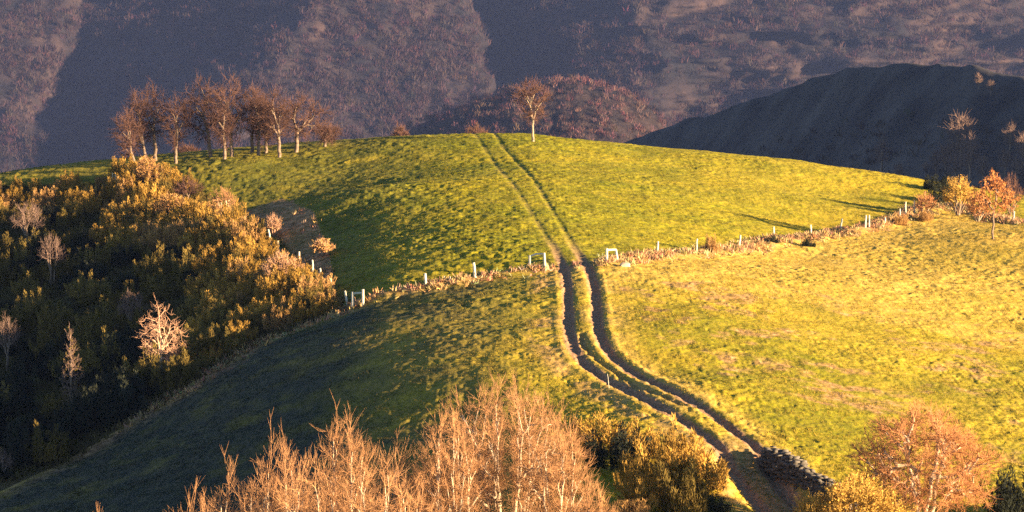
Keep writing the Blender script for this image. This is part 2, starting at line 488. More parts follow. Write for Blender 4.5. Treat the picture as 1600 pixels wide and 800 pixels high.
Lh = np.repeat(.055 + .07 * np.clip(tw + .3, 0, 1), kb) * rng.uniform(.6, 1.4, n0 * kb)
me = sliver_mesh("grass", P, D, Lh, rng.uniform(.018, .036, n0 * kb), 6)
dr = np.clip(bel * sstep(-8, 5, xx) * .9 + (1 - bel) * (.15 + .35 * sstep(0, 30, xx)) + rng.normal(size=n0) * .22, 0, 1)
shd = np.clip(np.maximum(bel * sstep(4, -4, xx), .4 * (1 - bel) * sstep(-3, -15, xx)), 0, 1)[:, None]  # the same painted shade, carried into the blades
cg = (1 - shd) * np.array([.095, .095, .006]) + shd * np.array([.034, .037, .022])
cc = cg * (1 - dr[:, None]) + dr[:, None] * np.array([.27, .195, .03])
cc = cc * rng.uniform(.6, 1.35, (n0, 1))
cc = np.concatenate([cc, np.ones((n0, 1))], 1)
add_attr(me, "tint", np.repeat(cc, kb * 5, 0))
g = obj("grass", me, attr_mat("grass_blades", "tint", .25, .15))
tag(g, "short tufted pasture grass over the hill and fields", "grass", kind="stuff")

# dry bracken along the fence bank, the scrub edge and the dip beside the scrub
def along(pts, n, sd, rng):
    p = np.array(pts); seg = np.hypot(*(p[1:] - p[:-1]).T); cum = np.r_[0, np.cumsum(seg)]
    t = rng.uniform(0, cum[-1], n)
    return np.interp(t, cum, p[:, 0]) + rng.normal(size=n) * sd, np.interp(t, cum, p[:, 1]) + rng.normal(size=n) * sd
rng = np.random.default_rng(15)
bx, by = along(fence, 5200, .75, rng)
ex, ey = along(edge[:6], 900, .8, rng)
q = [(380,330),(440,310),(490,330),(515,400),(528,470),(500,440),(430,370)]
qx = rng.uniform(375, 530, 500); qy = rng.uniform(305, 475, 500); k = inpoly(qx, qy, q); qx, qy = qx[k][:110], qy[k][:110]
qh = np.array([hit(a, b_) for a, b_ in zip(qx, qy)])
bx = np.r_[bx, ex, qh[:, 0]]; by = np.r_[by, ey, qh[:, 1]]
k = (polydist(bx, by, rutL) > .7) & (polydist(bx, by, rutR) > .7) & (fbm(bx / 1.6, by / 1.6, 91, 2) > rng.uniform(-.5, .25, len(bx)))
bx, by = bx[k], by[k]; n0 = len(bx); kb = 7
bz = ground(bx, by, 1.0)
P = np.repeat(np.stack([bx, by, bz - .02], 1), kb, 0) + rng.normal(size=(n0 * kb, 3)) * np.array([.13, .13, 0.02])
D = rng.normal(size=(n0 * kb, 3)) * .8 + np.array([0, 0, 1.0])
me = sliver_mesh("dead_bracken", P, D, np.repeat(rng.uniform(.15, .42, n0), kb) * rng.uniform(.6, 1.3, n0 * kb), rng.uniform(.05, .10, n0 * kb), 16)
cc = np.array([.40, .27, .135]) * rng.uniform(.5, 1.35, (n0, 1)) * (1 + .15 * rng.normal(size=(n0, 3)))
add_attr(me, "tint", np.repeat(np.c_[np.clip(cc, .02, .8), np.ones(n0)], kb * 5, 0))
o = obj("dead_bracken", me, attr_mat("dead_bracken", "tint", .25, .2))
tag(o, "low pinkish dead bracken along the fence bank and scrub edge", "bracken", kind="stuff")

# ------------------------------------------------------------------ far land: surfaces laid out by sight-line direction and distance
def sheet(name, px, rows_fn, mat, label, kind="structure"):
    V = rows_fn(px)
    me = make_mesh(name, V.reshape(-1, 3), grid_faces(V.shape[0], V.shape[1]), True)
    o = obj(name, me, mat)
    return tag(o, label, "hillside", kind=kind)

def ridge_lines(py):
    t = (270.0 - py) / 270.0             # 0 at the foot of the view, 1 at its top
    C2 = 338 + 165 * np.clip(t, 0, 2) ** 1.4
    C3 = 862 + 150 * t
    C1 = -330 + 60 * t; V1 = 56 + 46 * t; V2 = 782 - 56 * t
    return [(-900 + 0 * t, 0), (C1, 210), (V1, 75), (V1 + 34, 0), (C2, 225), (V2, 115), (V2 + 20, -60), (np.maximum(C3, V2 + 70), 120), (1900 + 0 * t, 0), (2400 + 0 * t, 90)]

def mtn_depth(px, py):
    u, v = px_uv(px, py)
    Y = 1500.0 / (.5 - np.minimum(v, .3))
    wx = px + 24 * fbm(px / 60, py / 60, 101, 3) + 7 * fbm(px / 14, py / 14, 103, 2)
    L_ = ridge_lines(py)
    dep = np.zeros(np.shape(px))
    for i in range(len(L_) - 1):
        (a, da), (b_, db) = L_[i], L_[i + 1]
        t = (wx - a) / (b_ - a)
        dep = np.where((t >= 0) & (t < 1), da + (db - da) * t, dep)
    Y = Y - dep
    right = sstep(930, 1050, px)
    Y = Y - 26 * fbm(px / 110, py / 70, 111, 4) - 95 * right * fbm(px / 190 + py / 160, py / 46, 113, 4) - 9 * fbm(px / 26, py / 20, 121, 2)
    return Y
gx = np.linspace(-700, 2300, 760); gy = np.linspace(330, -420, 260)
GX, GY = np.meshgrid(gx, gy)
DY = mtn_depth(GX, GY)
# a little smoothing of the crests
for _ in range(2):
    DY[:, 1:-1] = .25 * DY[:, :-2] + .5 * DY[:, 1:-1] + .25 * DY[:, 2:]
gu, gv = px_uv(GX, GY)
me = make_mesh("mountainside", np.stack([gu * DY, DY, gv * DY], -1).reshape(-1, 3), grid_faces(len(gy), len(gx)), True)
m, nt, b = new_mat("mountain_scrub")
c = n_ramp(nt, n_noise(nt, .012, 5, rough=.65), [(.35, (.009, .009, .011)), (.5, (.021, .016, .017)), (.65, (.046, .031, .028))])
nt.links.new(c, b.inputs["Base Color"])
bp = nt.nodes.new("ShaderNodeBump"); bp.inputs["Strength"].default_value = .7; bp.inputs["Distance"].default_value = 6
nt.links.new(n_noise(nt, .09, 4, rough=.7), bp.inputs["Height"]); nt.links.new(bp.outputs[0], b.inputs["Normal"])
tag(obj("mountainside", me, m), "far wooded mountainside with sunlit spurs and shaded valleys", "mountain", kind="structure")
mtn_mat = m

def hill_sheet(crest_pts, Yc_fn, slope, px, name, mat, label, back=.6, drop_n=40, nz=0, seed=0):
    cp = np.array(crest_pts, float)
    cy = np.interp(px, cp[:, 0], cp[:, 1]) + 3.5 * fbm(px / 25, px * 0, seed + 3, 2)
    u, v = px_uv(px, cy)
    Yc = Yc_fn(px)
    zc = v * Yc
    rows = []
    for t in np.concatenate([-np.linspace(1, 0, drop_n)[:-1] ** 1.2, np.linspace(0, 1, 12)]):
        if t < 0:
            dY = t * 420.0
            dz = np.where(-dY < 25, -(dY ** 2) / 50 * slope, -(-dY - 12.5) * slope)
        else:
            dY = t * 260.0; dz = -(dY ** 2) / 260 * back
        Yr = Yc + dY
        zr = zc + dz + nz * fbm(u * Yc / 30, Yr / 30, seed, 3) * min(1, abs(t) * 8)
        rows.append(np.stack([u * Yr, Yr, zr], -1))
    V = np.array(rows)
    me = make_mesh(name, V.reshape(-1, 3), grid_faces(V.shape[0], V.shape[1]), True)
    tag(obj(name, me, mat), label, "hill", kind="structure")
    return V
MID = [(500,300),(600,235),(640,205),(700,172),(760,156),(800,142),(850,131),(900,128),(940,134),(970,146),(1010,168),(1030,185),(1045,215),(1070,260),(1120,320)]
Vmid = hill_sheet(MID, lambda p: 1950 - .05 * (p - 800), .42, np.linspace(500, 1120, 160), "wooded_knoll", mtn_mat, "low rounded reddish wooded hill behind the crest", nz=5, seed=7)
DARK = [(900,255),(980,218),(1050,194),(1120,175),(1200,149),(1260,126),(1320,109),(1400,101),(1460,100),(1520,104),(1600,122),(1700,150),(1900,180)]
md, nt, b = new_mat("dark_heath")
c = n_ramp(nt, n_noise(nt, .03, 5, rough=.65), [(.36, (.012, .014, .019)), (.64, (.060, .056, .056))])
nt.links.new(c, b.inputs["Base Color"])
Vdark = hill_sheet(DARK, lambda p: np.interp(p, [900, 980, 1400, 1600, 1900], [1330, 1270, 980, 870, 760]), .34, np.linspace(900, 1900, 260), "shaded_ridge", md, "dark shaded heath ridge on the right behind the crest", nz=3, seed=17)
# valley floor joining the near hill, the ridges and the mountain
gx = np.linspace(-1200, 1200, 60); gy = np.linspace(560, 3400, 60)
GX2, GY2 = np.meshgrid(gx, gy)
ZV = -165 + 14 * fbm(GX2 / 200, GY2 / 200, 131, 2)
me = make_mesh("valley_floor", np.stack([GX2, GY2, ZV], -1).reshape(-1, 3), grid_faces(60, 60), True)
tag(obj("valley_floor", me, md), "hidden valley floor between the hill and the mountain", "valley", kind="structure")

# far bare woods as one mass
def wood(P, hs, k, seed, name, label, tint, wd):
    rng = np.random.default_rng(seed)
    n = len(P)
    az_ = rng.uniform(0, 2 * np.pi, n * k); rr = np.sqrt(rng.uniform(0, 1, n * k)) * .32
    h = np.repeat(hs, k)
    base = np.repeat(P, k, 0) + np.stack([np.cos(az_) * rr * h, np.sin(az_) * rr * h, rng.uniform(0.05, .62, n * k) * h * (1 - rr)], 1)
    D = np.stack([np.cos(az_) * rr * 1.6, np.sin(az_) * rr * 1.6, np.ones(n * k)], 1) + rng.normal(size=(n * k, 3)) * .22
    me = sliver_mesh(name, base, D, h * rng.uniform(.22, .5, n * k), h * wd * rng.uniform(.6, 1.4, n * k), seed)
    cc = np.array(tint) * rng.uniform(.4, 1.75, (n, 1)) * (1 + .12 * rng.normal(size=(n, 3)))
    add_attr(me, "tint", np.repeat(np.c_[np.clip(cc, .01, .8), np.ones(n)], k * 5, 0))
    o = obj(name, me, attr_mat(name, "tint", .2, .15, .05))
    return tag(o, label, "woodland", kind="stuff")
rng = np.random.default_rng(33)
n = 23000
wx = rng.uniform(-60, 1660, n); wy = rng.uniform(-20, 285, n)
cl = fbm(wx / 70, wy / 34, 141, 4)
k = cl > rng.uniform(-.55, .3, n) ; wx, wy = wx[k], wy[k]
k = (wx < 1000) | (rng.uniform(0, 1, len(wx)) < .55); wx, wy = wx[k], wy[k]
Yw = mtn_depth(wx, wy); wu, wv = px_uv(wx, wy)
Pm = np.stack([wu * Yw, Yw, wv * Yw - 1], -1)
wood(Pm, rng.uniform(6, 13, len(Pm)), 22, 34, "mountain_woods", "bare leafless woods covering the far mountainside", (.040, .025, .025), .05)
# on the knoll
r = rng.integers(4, Vmid.shape[0] - 8, 2600); cidx = rng.integers(0, Vmid.shape[1], 2600)
wood(Vmid[r, cidx] + rng.normal(size=(2600, 3)) * np.array([2, 2, 0]), rng.uniform(4, 7.5, 2600), 24, 35, "knoll_woods", "bare reddish woods on the low rounded hill", (.10, .052, .049), .045)
r = rng.integers(2, Vdark.shape[0] - 20, 2600); cidx = rng.integers(0, Vdark.shape[1], 2600)
wood(Vdark[r, cidx] + rng.normal(size=(2600, 3)) * np.array([2, 2, 0]), rng.uniform(1.6, 4.6, 2600), 12, 36, "ridge_scrub", "low dark scrub on the shaded ridge", (.040, .038, .036), .1)

# ------------------------------------------------------------------ trees
def tubes(S, sides=3):                   # S: rows x0 y0 z0 x1 y1 z1 r0 r1
    S = np.asarray(S, float)
    p0, p1, r0, r1 = S[:, :3], S[:, 3:6], S[:, 6], S[:, 7]
    d = p1 - p0; d /= np.linalg.norm(d, axis=1)[:, None] + 1e-9
    ref = np.where(np.abs(d[:, 2:3]) < .9, np.array([[0, 0, 1.0]]), np.array([[1.0, 0, 0]]))
    a = np.cross(d, ref); a /= np.linalg.norm(a, axis=1)[:, None] + 1e-9
    b_ = np.cross(d, a)
    ring = []
    for k in range(sides):
        t = 2 * math.pi * k / sides
        ring.append(a * math.cos(t) + b_ * math.sin(t))
    ring = np.stack(ring, 1)
    V = np.concatenate([p0[:, None] + ring * r0[:, None, None], p1[:, None] + ring * r1[:, None, None]], 1)
    n = len(S); o = np.arange(n)[:, None] * sides * 2
    Fq = np.concatenate([o + np.array([[k, (k + 1) % sides, sides + (k + 1) % sides, sides + k]]) for k in range(sides)], 0)
    return V.reshape(-1, 3), Fq

def grow_tree(rng, H, tips, fork, r_tip=.011, r_exp=.42, r_max=.2, wig=.06, up=.25, brush=3, brush_len=.5, stems=1, stem_spread=.3, brush_up=.5, limb_n=14):
    """tips: (n,3) local points the crown reaches; returns limb rows and twig rows"""
    limb, twig = [], []
    brush_noise = max(.14, .5 - .3 * max(0, brush_up - .5))
    def rad(n): return min(r_max, r_tip * n ** r_exp * 1.25)
    def path(p, q, r0, r1, out, k):
        nonlocal wig
        pts = [p]
        L = np.linalg.norm(q - p)
        for i in range(1, k):
            t = i / k
            pts.append(p + (q - p) * t + rng.normal(size=3) * wig * L * math.sin(math.pi * t) + np.array([0, 0, -up * .12 * L * math.sin(math.pi * t)]))
        pts.append(q)
        for i in range(k):
            a_, b2 = r0 + (r1 - r0) * i / k, r0 + (r1 - r0) * (i + 1) / k
            out.append((*pts[i], *pts[i + 1], a_, b2))
    def rec(p, T, r_in, lev):
        n = len(T)
        if n == 1:
            path(p, T[0], max(r_tip * 1.3, min(r_in, r_tip * 2)), r_tip * .8, twig, 2)
            d0 = (T[0] - p); d0 /= np.linalg.norm(d0) + 1e-9
            for _ in range(brush):
                s = T[0] - d0 * rng.uniform(0, .9) * brush_len
                dd = d0 + rng.normal(size=3) * brush_noise + np.array([0, 0, brush_up])
                dd /= np.linalg.norm(dd)
                e = s + dd * brush_len * rng.uniform(.5, 1.2)
                twig.append((*s, *e, r_tip * .8, r_tip * .35))
            return
        c_ = T.mean(0); X = T - c_
        w, vec = np.linalg.eigh(X.T @ X + 1e-6 * np.eye(3))
        ax = vec[:, 2] + .35 * rng.normal(size=3)
        s = X @ ax
        o_ = np.argsort(s); kcut = int(n * rng.uniform(.35, .65)); kcut = max(1, min(n - 1, kcut))
        for grp in (o_[:kcut], o_[kcut:]):
            G = T[grp]; cg_ = G.mean(0)
            fr = rng.uniform(.28, .45) if len(G) > 1 else 0
            if len(G) > 1:
                qn = p + (cg_ - p) * fr + np.array([0, 0, up * .1 * np.linalg.norm(cg_ - p)])
                r1 = rad(len(G))
                path(p, qn, min(r_in, r1 * 1.15), r1, limb if len(G) > limb_n else twig, 2 if len(G) > 8 else 1)
                rec(qn, G, r1, lev + 1)
            else:
                rec(p, G, rad(1), lev + 1)
    n = len(tips)
    if stems == 1:
        fk = np.array([fork[0], fork[1], fork[2]], float)
        r1 = rad(n)
        w0, wig = wig, .022
        path(np.array([0, 0, -.4]), fk, r1 * 1.35, r1, limb, 5)
        wig = w0
        rec(fk, tips, r1, 0)
    else:
        ang = np.arctan2(tips[:, 1], tips[:, 0]); o_ = np.argsort(ang + rng.uniform(0, 6.28))
        for grp in np.array_split(o_, stems):
            G = tips[grp]; cg_ = G.mean(0)
            fk = np.array([cg_[0] * stem_spread, cg_[1] * stem_spread, fork[2] * rng.uniform(.7, 1.3)])
            r1 = rad(len(G))
            path(np.array([cg_[0] * .03, cg_[1] * .03, -.4]), fk, r1 * 1.35, r1, limb, 4)
            rec(fk, G, r1, 0)
    return np.array(limb), np.array(twig)

def crown_tips(rng, n, cz, rx, rz, shell=.55, low=-1.0, cone=0.0, vase=0.0):
    """points inside an uneven ellipsoid centred at height cz, denser near its skin"""
    d = rng.normal(size=(n * 3, 3)); d /= np.linalg.norm(d, axis=1)[:, None]
    d = d[d[:, 2] > low][:n]
    rr = (shell + (1 - shell) * rng.uniform(0, 1, len(d)) ** .6)
    lump = 1 + .16 * np.sin(d[:, 0] * 5 + rng.uniform(0, 6)) * np.sin(d[:, 1] * 5 + rng.uniform(0, 6)) + .10 * np.sin(d[:, 2] * 9 + d[:, 0] * 7)
    s = (1 - cone * np.clip(d[:, 2], 0, 1)) * (1 - vase * np.clip(-d[:, 2] * .9 + .1, 0, 1))
    return d * rr[:, None] * lump[:, None] * np.stack([rx * s, rx * s, np.full(len(d), rz)], 1) + np.array([0, 0, cz])

def bare_tree(name, px, dist, top_py, crown_w_px, label, seed, trunk_m, twig_m, n=420, fork_f=.25, low=-.35, cat="tree", group=None,
              base_py=None, shift=0.0, stems=1, r_tip=.013, r_max=.16, shell=.45, brush=3, brush_len=.55, brush_up=.5, cone=0.0, crown_f=.62, leaves=None, sink=.05, upr=.25, stem_spread=.3, wig=.05, vase=0.0):
    rng = np.random.default_rng(seed)
    if base_py is not None:
        x, y = hit(px, base_py)
    else:
        x, y = ground_pt(px, dist)
    z = float(ground(np.array([x]), np.array([y]), 1.0)[0]) - sink
    _, v = px_uv(px, top_py)
    H = float(v * y - z)
    rx = crown_w_px / F * y * .5
    rz = H * crown_f * .5
    tips = crown_tips(rng, n, H - rz - brush_len * .3, rx, rz, shell, low, cone, vase)
    tips[:, 0] += shift / F * y
    limb, twig = grow_tree(rng, H, tips, (shift / F * y * .3, 0, H * fork_f), r_tip, r_max=r_max, brush=brush, brush_len=brush_len, stems=stems, brush_up=brush_up, up=upr, stem_spread=stem_spread, wig=wig, limb_n=5 if stems >= 3 and group else 14)
    root = empty(name, (x, y, z))
    tag(root, label, cat, group)
    V, Fq = tubes(limb, 6); obj("trunk", make_mesh("trunk", V, Fq, True), trunk_m, root)
    V, Fq = tubes(twig, 3); obj("crown", make_mesh("crown", V, Fq), twig_m, root)
    if leaves:
        cnt, size, lm = leaves
        idx = rng.integers(0, len(twig), cnt)
        Pp = twig[idx, :3] + (twig[idx, 3:6] - twig[idx, :3]) * rng.uniform(0, 1, (cnt, 1)) + rng.normal(size=(cnt, 3)) * .06
        obj("leaves", sliver_mesh("leaves", Pp, rng.normal(size=(cnt, 3)), np.full(cnt, size) * rng.uniform(.6, 1.4, cnt), np.full(cnt, size * .7), seed), lm, root)
    return root

GRP = "bare trees standing along the hilltop"
grove = [ # px, base, top, crown width, shift, label
 (214,246,166,48,-14,"shortest leaning bare tree at the left end of the hilltop row"),
 (229,241,140,44,-14,"thin-trunked bare tree second from the left end of the hilltop row"),
 (244,243,124,60,-7,"tall slim bare tree third from the left of the hilltop row"),
 (275,240,143,52,2,"slender bare tree standing alone between the slim trio and the forked tree"),
 (331,236,118,70,-14,"bare tree with a forked pale trunk left of the broadest hilltop tree"),
 (352,233,150,44,-4,"thin dark bare tree close behind the broadest hilltop tree's left side"),
 (363,233,111,84,-3,"broadest and tallest bare tree with bright trunk in the hilltop row"),
 (394,229,128,44,4,"bare tree with thin dark trunk just right of the broadest hilltop tree"),
 (404,227,136,38,2,"straight dark bare tree in the narrow gap right of the tallest tree"),
 (416,227,150,36,2,"bare tree with short pale trunk in the middle right of the row"),
 (438,227,134,52,-6,"bare tree with slim bright trunk left of the last big hilltop tree"),
 (463,225,142,78,8,"last big spreading bare tree at the right of the hilltop row"),
 (507,223,188,40,6,"small low bare tree at the far right end of the hilltop row"),
]
for i, (a, bpy_, tp, w, sh, lab) in enumerate(grove):
    bare_tree("beech_tree", a, 286 + (i * 7 % 5), tp, w * 1.22, lab, 200 + i, M['trunk_grey'], M['twig_purple'], n=110 + int(w * 2.6), group=GRP, shift=sh,
              fork_f=.18 + .08 * (i % 3), r_tip=.013, r_max=.19, crown_f=.86, brush=5, brush_len=.85, low=-.95, shell=.3, vase=.55, upr=.6)
bare_tree("beech_tree", 832, 287, 117, 66, "lone bare tree with a pale trunk on the crest beside the track", 240, M['trunk_mid'], M['twig_purple'], n=280, fork_f=.24, r_tip=.012, r_max=.13, crown_f=.78, brush=5, brush_len=.7, low=-.9, shell=.3, vase=.6, upr=.6)
# crowns of trees growing beyond the crest
for i, (a, d, tp, w, lab) in enumerate([(296, 318, 224, 44, "pinkish bare tree crown peeping over the crest below the hilltop row"),
                                        (626, 330, 192, 30, "pinkish bare tree crown peeping over the crest left of the track"),
                                        (745, 335, 192, 46, "wide pinkish bare crown peeping over the crest at the track's top")]):
    bare_tree("bare_tree", a, d, tp, w, lab, 260 + i, M['trunk_grey'], M['twig_purple'], n=300, group="bare trees beyond the crest", r_tip=.018, brush_len=.5)

# foreground bare trees
FG = "bare orange trees in the foreground"
fore = [ # px, dist, top, width, n, stems, label
 (792,125,584,250,1700,8,"largest bare tree with many pale upright stems in the foreground"),
 (540,121,640,120,800,5,"bare orange tree with rounded top and pale stems left of the largest one"),
 (437,119,674,125,700,5,"bare orange tree with pointed tips left of the round topped one"),
 (645,124,688,170,760,5,"low bare orange tree in the dip between the two tallest foreground trees"),
 (705,121,636,130,800,5,"leaning bare orange tree against the left side of the largest one"),
 (872,121,650,130,800,5,"bare orange tree against the right side of the largest one"),
 (368,116,726,135,620,4,"low bare orange tree third from the left in the foreground"),
 (308,114,758,120,520,4,"small bare orange tree second from the left in the foreground"),
 (148,112,790,50,160,3,"tip of a bare orange tree alone at the bottom left"),
 (490,115,704,160,760,5,"low dense bare tree in front of the round topped orange one"),
 (600,115,706,190,900,6,"low dense bare tree in front of the dip at the bottom"),
 (930,118,742,80,380,4,"low russet bare tree at the right end of the foreground row"),
]
for i, (a, d, tp, w, n, st, lab) in enumerate(fore):
    bare_tree("bare_tree", a, d, tp, w, lab, 300 + i, M['trunk_pale'], M['twig_orange'], n=int(n * 1.05), group=FG, stems=st, fork_f=.28, r_tip=.0072, r_max=.10,
              brush=5, brush_len=.55, brush_up=.75, crown_f=.95, low=-.8, shell=.15, stem_spread=.5, wig=.03, upr=.6, vase=.25)
bare_tree("bare_tree", 1446, 129, 630, 215, "round russet bare tree with forked white trunk at the lower right", 340, M['trunk_pale'], M['twig_red'], n=3200, stems=4, fork_f=.38, r_tip=.008, r_max=.085,
          brush=5, brush_len=.34, crown_f=.95, low=-.8, shell=.5, stem_spread=.3)

# small trees in and around the scrub
bare_tree("bare_tree", 252, 0, 473, 84, "pale sunlit bare tree in the lower scrub beside the field edge", 350, M['trunk_pale'], M['twig_pale'], n=300, base_py=596, fork_f=.16, r_tip=.010, r_max=.1, crown_f=.98, low=-.75, brush_len=.4, upr=1.6, vase=.45, brush_up=.9, shell=.25)
bare_tree("bare_tree", 112, 0, 508, 40, "thin upright tree with lit orange tip in the dark scrub", 351, M['trunk_grey'], M['twig_dim'], n=240, base_py=660, fork_f=.2, r_tip=.011, r_max=.06, crown_f=.98, low=-.9, cone=.6, brush_len=.28, leaves=(320, .12, M['heather']))  # dull twig and leaf colours stand in for shade on this tree
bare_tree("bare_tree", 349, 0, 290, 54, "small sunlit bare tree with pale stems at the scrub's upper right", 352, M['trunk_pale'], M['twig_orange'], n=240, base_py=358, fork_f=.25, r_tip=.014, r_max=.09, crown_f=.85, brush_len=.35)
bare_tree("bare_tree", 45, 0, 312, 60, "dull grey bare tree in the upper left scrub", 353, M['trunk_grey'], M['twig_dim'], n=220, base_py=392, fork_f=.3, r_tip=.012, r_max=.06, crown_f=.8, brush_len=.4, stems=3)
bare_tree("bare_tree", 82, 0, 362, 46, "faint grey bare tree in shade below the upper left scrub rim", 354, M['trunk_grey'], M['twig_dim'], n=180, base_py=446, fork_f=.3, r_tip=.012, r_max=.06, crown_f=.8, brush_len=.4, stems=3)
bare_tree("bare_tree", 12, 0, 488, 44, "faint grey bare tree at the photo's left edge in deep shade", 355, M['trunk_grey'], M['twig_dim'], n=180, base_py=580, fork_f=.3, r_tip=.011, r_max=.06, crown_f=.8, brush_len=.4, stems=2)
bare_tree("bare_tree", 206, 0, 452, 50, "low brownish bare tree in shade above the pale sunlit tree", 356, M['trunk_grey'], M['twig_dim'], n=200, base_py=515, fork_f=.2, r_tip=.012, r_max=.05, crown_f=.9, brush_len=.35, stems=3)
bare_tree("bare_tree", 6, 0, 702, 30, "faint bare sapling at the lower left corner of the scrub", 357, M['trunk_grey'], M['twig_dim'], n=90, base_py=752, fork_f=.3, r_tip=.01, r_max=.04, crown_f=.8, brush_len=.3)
bare_tree("leafy_shrub", 229, 0, 240, 44, "dry leaved bush standing above the scrub on the skyline slope", 358, M['trunk_grey'], M['twig_orange'], n=200, base_py=296, fork_f=.15, r_tip=.013, r_max=.05, crown_f=.95, brush_len=.35, stems=4, cat="shrub", leaves=(1300, .13, M['rusty']))
bare_tree("leafy_shrub", 268, 0, 300, 62, "rounded pinkish leaved bush in the sunlit upper scrub", 359, M['trunk_grey'], M['twig_orange'], n=240, base_py=352, fork_f=.15, r_tip=.013, r_max=.05, crown_f=.95, brush_len=.35, stems=4, cat="shrub", leaves=(1800, .13, M['rusty']))
bare_tree("leafy_shrub", 292, 0, 274, 50, "dim reddish bush behind the pinkish leaved one at the scrub top", 360, M['trunk_grey'], M['twig_purple'], n=240, base_py=318, fork_f=.15, r_tip=.013, r_max=.05, crown_f=.95, brush_len=.35, stems=4, cat="shrub")
bare_tree("leafy_shrub", 440, 0, 392, 66, "sunlit tan bush with fine stems beside the left fence posts", 361, M['trunk_pale'], M['twig_pale'], n=320, base_py=448, fork_f=.1, r_tip=.013, r_max=.05, crown_f=.98, brush_len=.3, stems=6, cat="shrub", leaves=(900, .1, M['rusty']))
bare_tree("leafy_shrub", 503, 0, 372, 40, "low pink bracken bush alone on the bank beyond the left fence", 362, M['trunk_grey'], M['twig_pale'], n=160, base_py=402, fork_f=.1, r_tip=.013, r_max=.04, crown_f=.98, brush_len=.25, stems=5, cat="shrub", leaves=(900, .14, M['rusty']))
bare_tree("leafy_shrub", 428, 0, 332, 24, "slim upright tan bush above the left fence posts", 363, M['trunk_grey'], M['twig_pale'], n=120, base_py=372, fork_f=.1, r_tip=.013, r_max=.04, crown_f=.98, brush_len=.3, stems=4, cat="shrub", leaves=(300, .1, M['rusty']))
bare_tree("leafy_shrub", 383, 0, 338, 30, "tan dry bush right of the small pale stemmed tree", 364, M['trunk_grey'], M['twig_pale'], n=140, base_py=380, fork_f=.1, r_tip=.013, r_max=.04, crown_f=.98, brush_len=.3, stems=4, cat="shrub", leaves=(300, .1, M['rusty']))

# hedge corner on the right
bare_tree("oak_sapling", 1552, 0, 266, 82, "copper leaved young tree with bare dark trunk on the right slope", 370, M['trunk_grey'], M['twig_red'], n=260, base_py=374, fork_f=.42, r_tip=.014, r_max=.075, crown_f=.76, brush_len=.3, low=-.7, cone=.5, leaves=(1500, .15, M['copper']))
bare_tree("leafy_shrub", 1497, 0, 272, 52, "tall yellow brown hedge bush between dark broom and copper tree", 371, M['trunk_mid'], M['twig_gold'], n=300, base_py=338, fork_f=.12, r_tip=.013, r_max=.05, crown_f=.98, brush_len=.35, stems=6, cat="shrub", leaves=(1500, .12, M['broom']))
bare_tree("leafy_shrub", 1445, 0, 300, 40, "orange bare twiggy bush at the end of the right fence", 372, M['trunk_pale'], M['twig_red'], n=220, base_py=338, fork_f=.12, r_tip=.013, r_max=.05, crown_f=.98, brush_len=.3, stems=5, cat="shrub")
bare_tree("leafy_shrub", 1528, 0, 296, 40, "orange bush close left of the copper leaved tree", 373, M['trunk_pale'], M['twig_red'], n=220, base_py=345, fork_f=.12, r_tip=.013, r_max=.05, crown_f=.98, brush_len=.3, stems=5, cat="shrub", leaves=(350, .12, M['rusty']))
bare_tree("leafy_shrub", 1580, 0, 268, 44, "purplish bare bush behind the copper leaved tree", 374, M['trunk_grey'], M['twig_purple'], n=220, base_py=336, fork_f=.12, r_tip=.013, r_max=.05, crown_f=.98, brush_len=.35, stems=5, cat="shrub")

# ------------------------------------------------------------------ shrubs made of upright leafy sprays
def shrub_mesh(seed, n_spray, h, r, leaf, per=42, wd=.05):
    rng = np.random.default_rng(seed)
    P, D, L_, W2 = [], [], [], []
    for i in range(n_spray):
        a = rng.uniform(0, 6.283); q_ = math.sqrt(rng.uniform(0, 1)) * r
        hh = h * (1 - .5 * (q_ / r) ** 2) * rng.uniform(.5, 1.2)
        bx_, by_ = math.cos(a) * q_, math.sin(a) * q_
        lean = np.array([math.cos(a) * q_ / r * .35, math.sin(a) * q_ / r * .35, 1.0]) + rng.normal(size=3) * .08
        t = rng.uniform(.12, 1, per) ** .8
        rad_ = .16 * (1.15 - t) * h ** .5 + .03
        th = rng.uniform(0, 6.283, per)
        off = np.stack([np.cos(th) * rad_, np.sin(th) * rad_, 0 * th], 1)
        P.append(np.array([bx_ * .75, by_ * .75, 0]) + lean * (t * hh)[:, None] + off)
        D.append(np.array([0, 0, .8]) + off * 2.8 + lean * .4 + rng.normal(size=(per, 3)) * .42)
        L_.append(leaf * rng.uniform(.6, 1.4, per)); W2.append(wd * rng.uniform(.6, 1.4, per))
    return sliver_mesh("shrub", np.vstack(P), np.vstack(D), np.concatenate(L_), np.concatenate(W2), seed)
protos = {}
for kind, mat in (('broom', 'broom'), ('heather', 'heather'), ('rusty', 'rusty'), ('dark', 'dark')):
    protos[kind] = []
    for s in range(4):
        me = shrub_mesh(hash_seed := 500 + s + 10 * len(protos), 26 + 5 * s, 1.35 + .12 * s, .85 + .1 * s, .14, per=140, wd=.028)
        me.materials.append(M[mat]); protos[kind].append(me)
proto_obj = {}
def shrub(kind, x, y, size, label, group, rng, name=None, hs=1.0):
    me = protos[kind][int(rng.integers(0, 4))]
    nm = name or {'broom': 'broom_shrub', 'heather': 'heather_shrub', 'rusty': 'bracken_clump', 'dark': 'gorse_shrub'}[kind]
    if me.name in proto_obj:
        o = proto_obj[me.name].copy(); o.name = nm; col.objects.link(o)
    else:
        o = obj(nm, me); proto_obj[me.name] = o
    z = float(terr(x, y)) - .1
    o.location = (x, y, z)
    o.rotation_euler = (rng.normal() * .06, rng.normal() * .06, rng.uniform(0, 6.28))
    o.scale = (size, size, size * hs * rng.uniform(.85, 1.2))
    tag(o, label, "shrub", group)
    return o

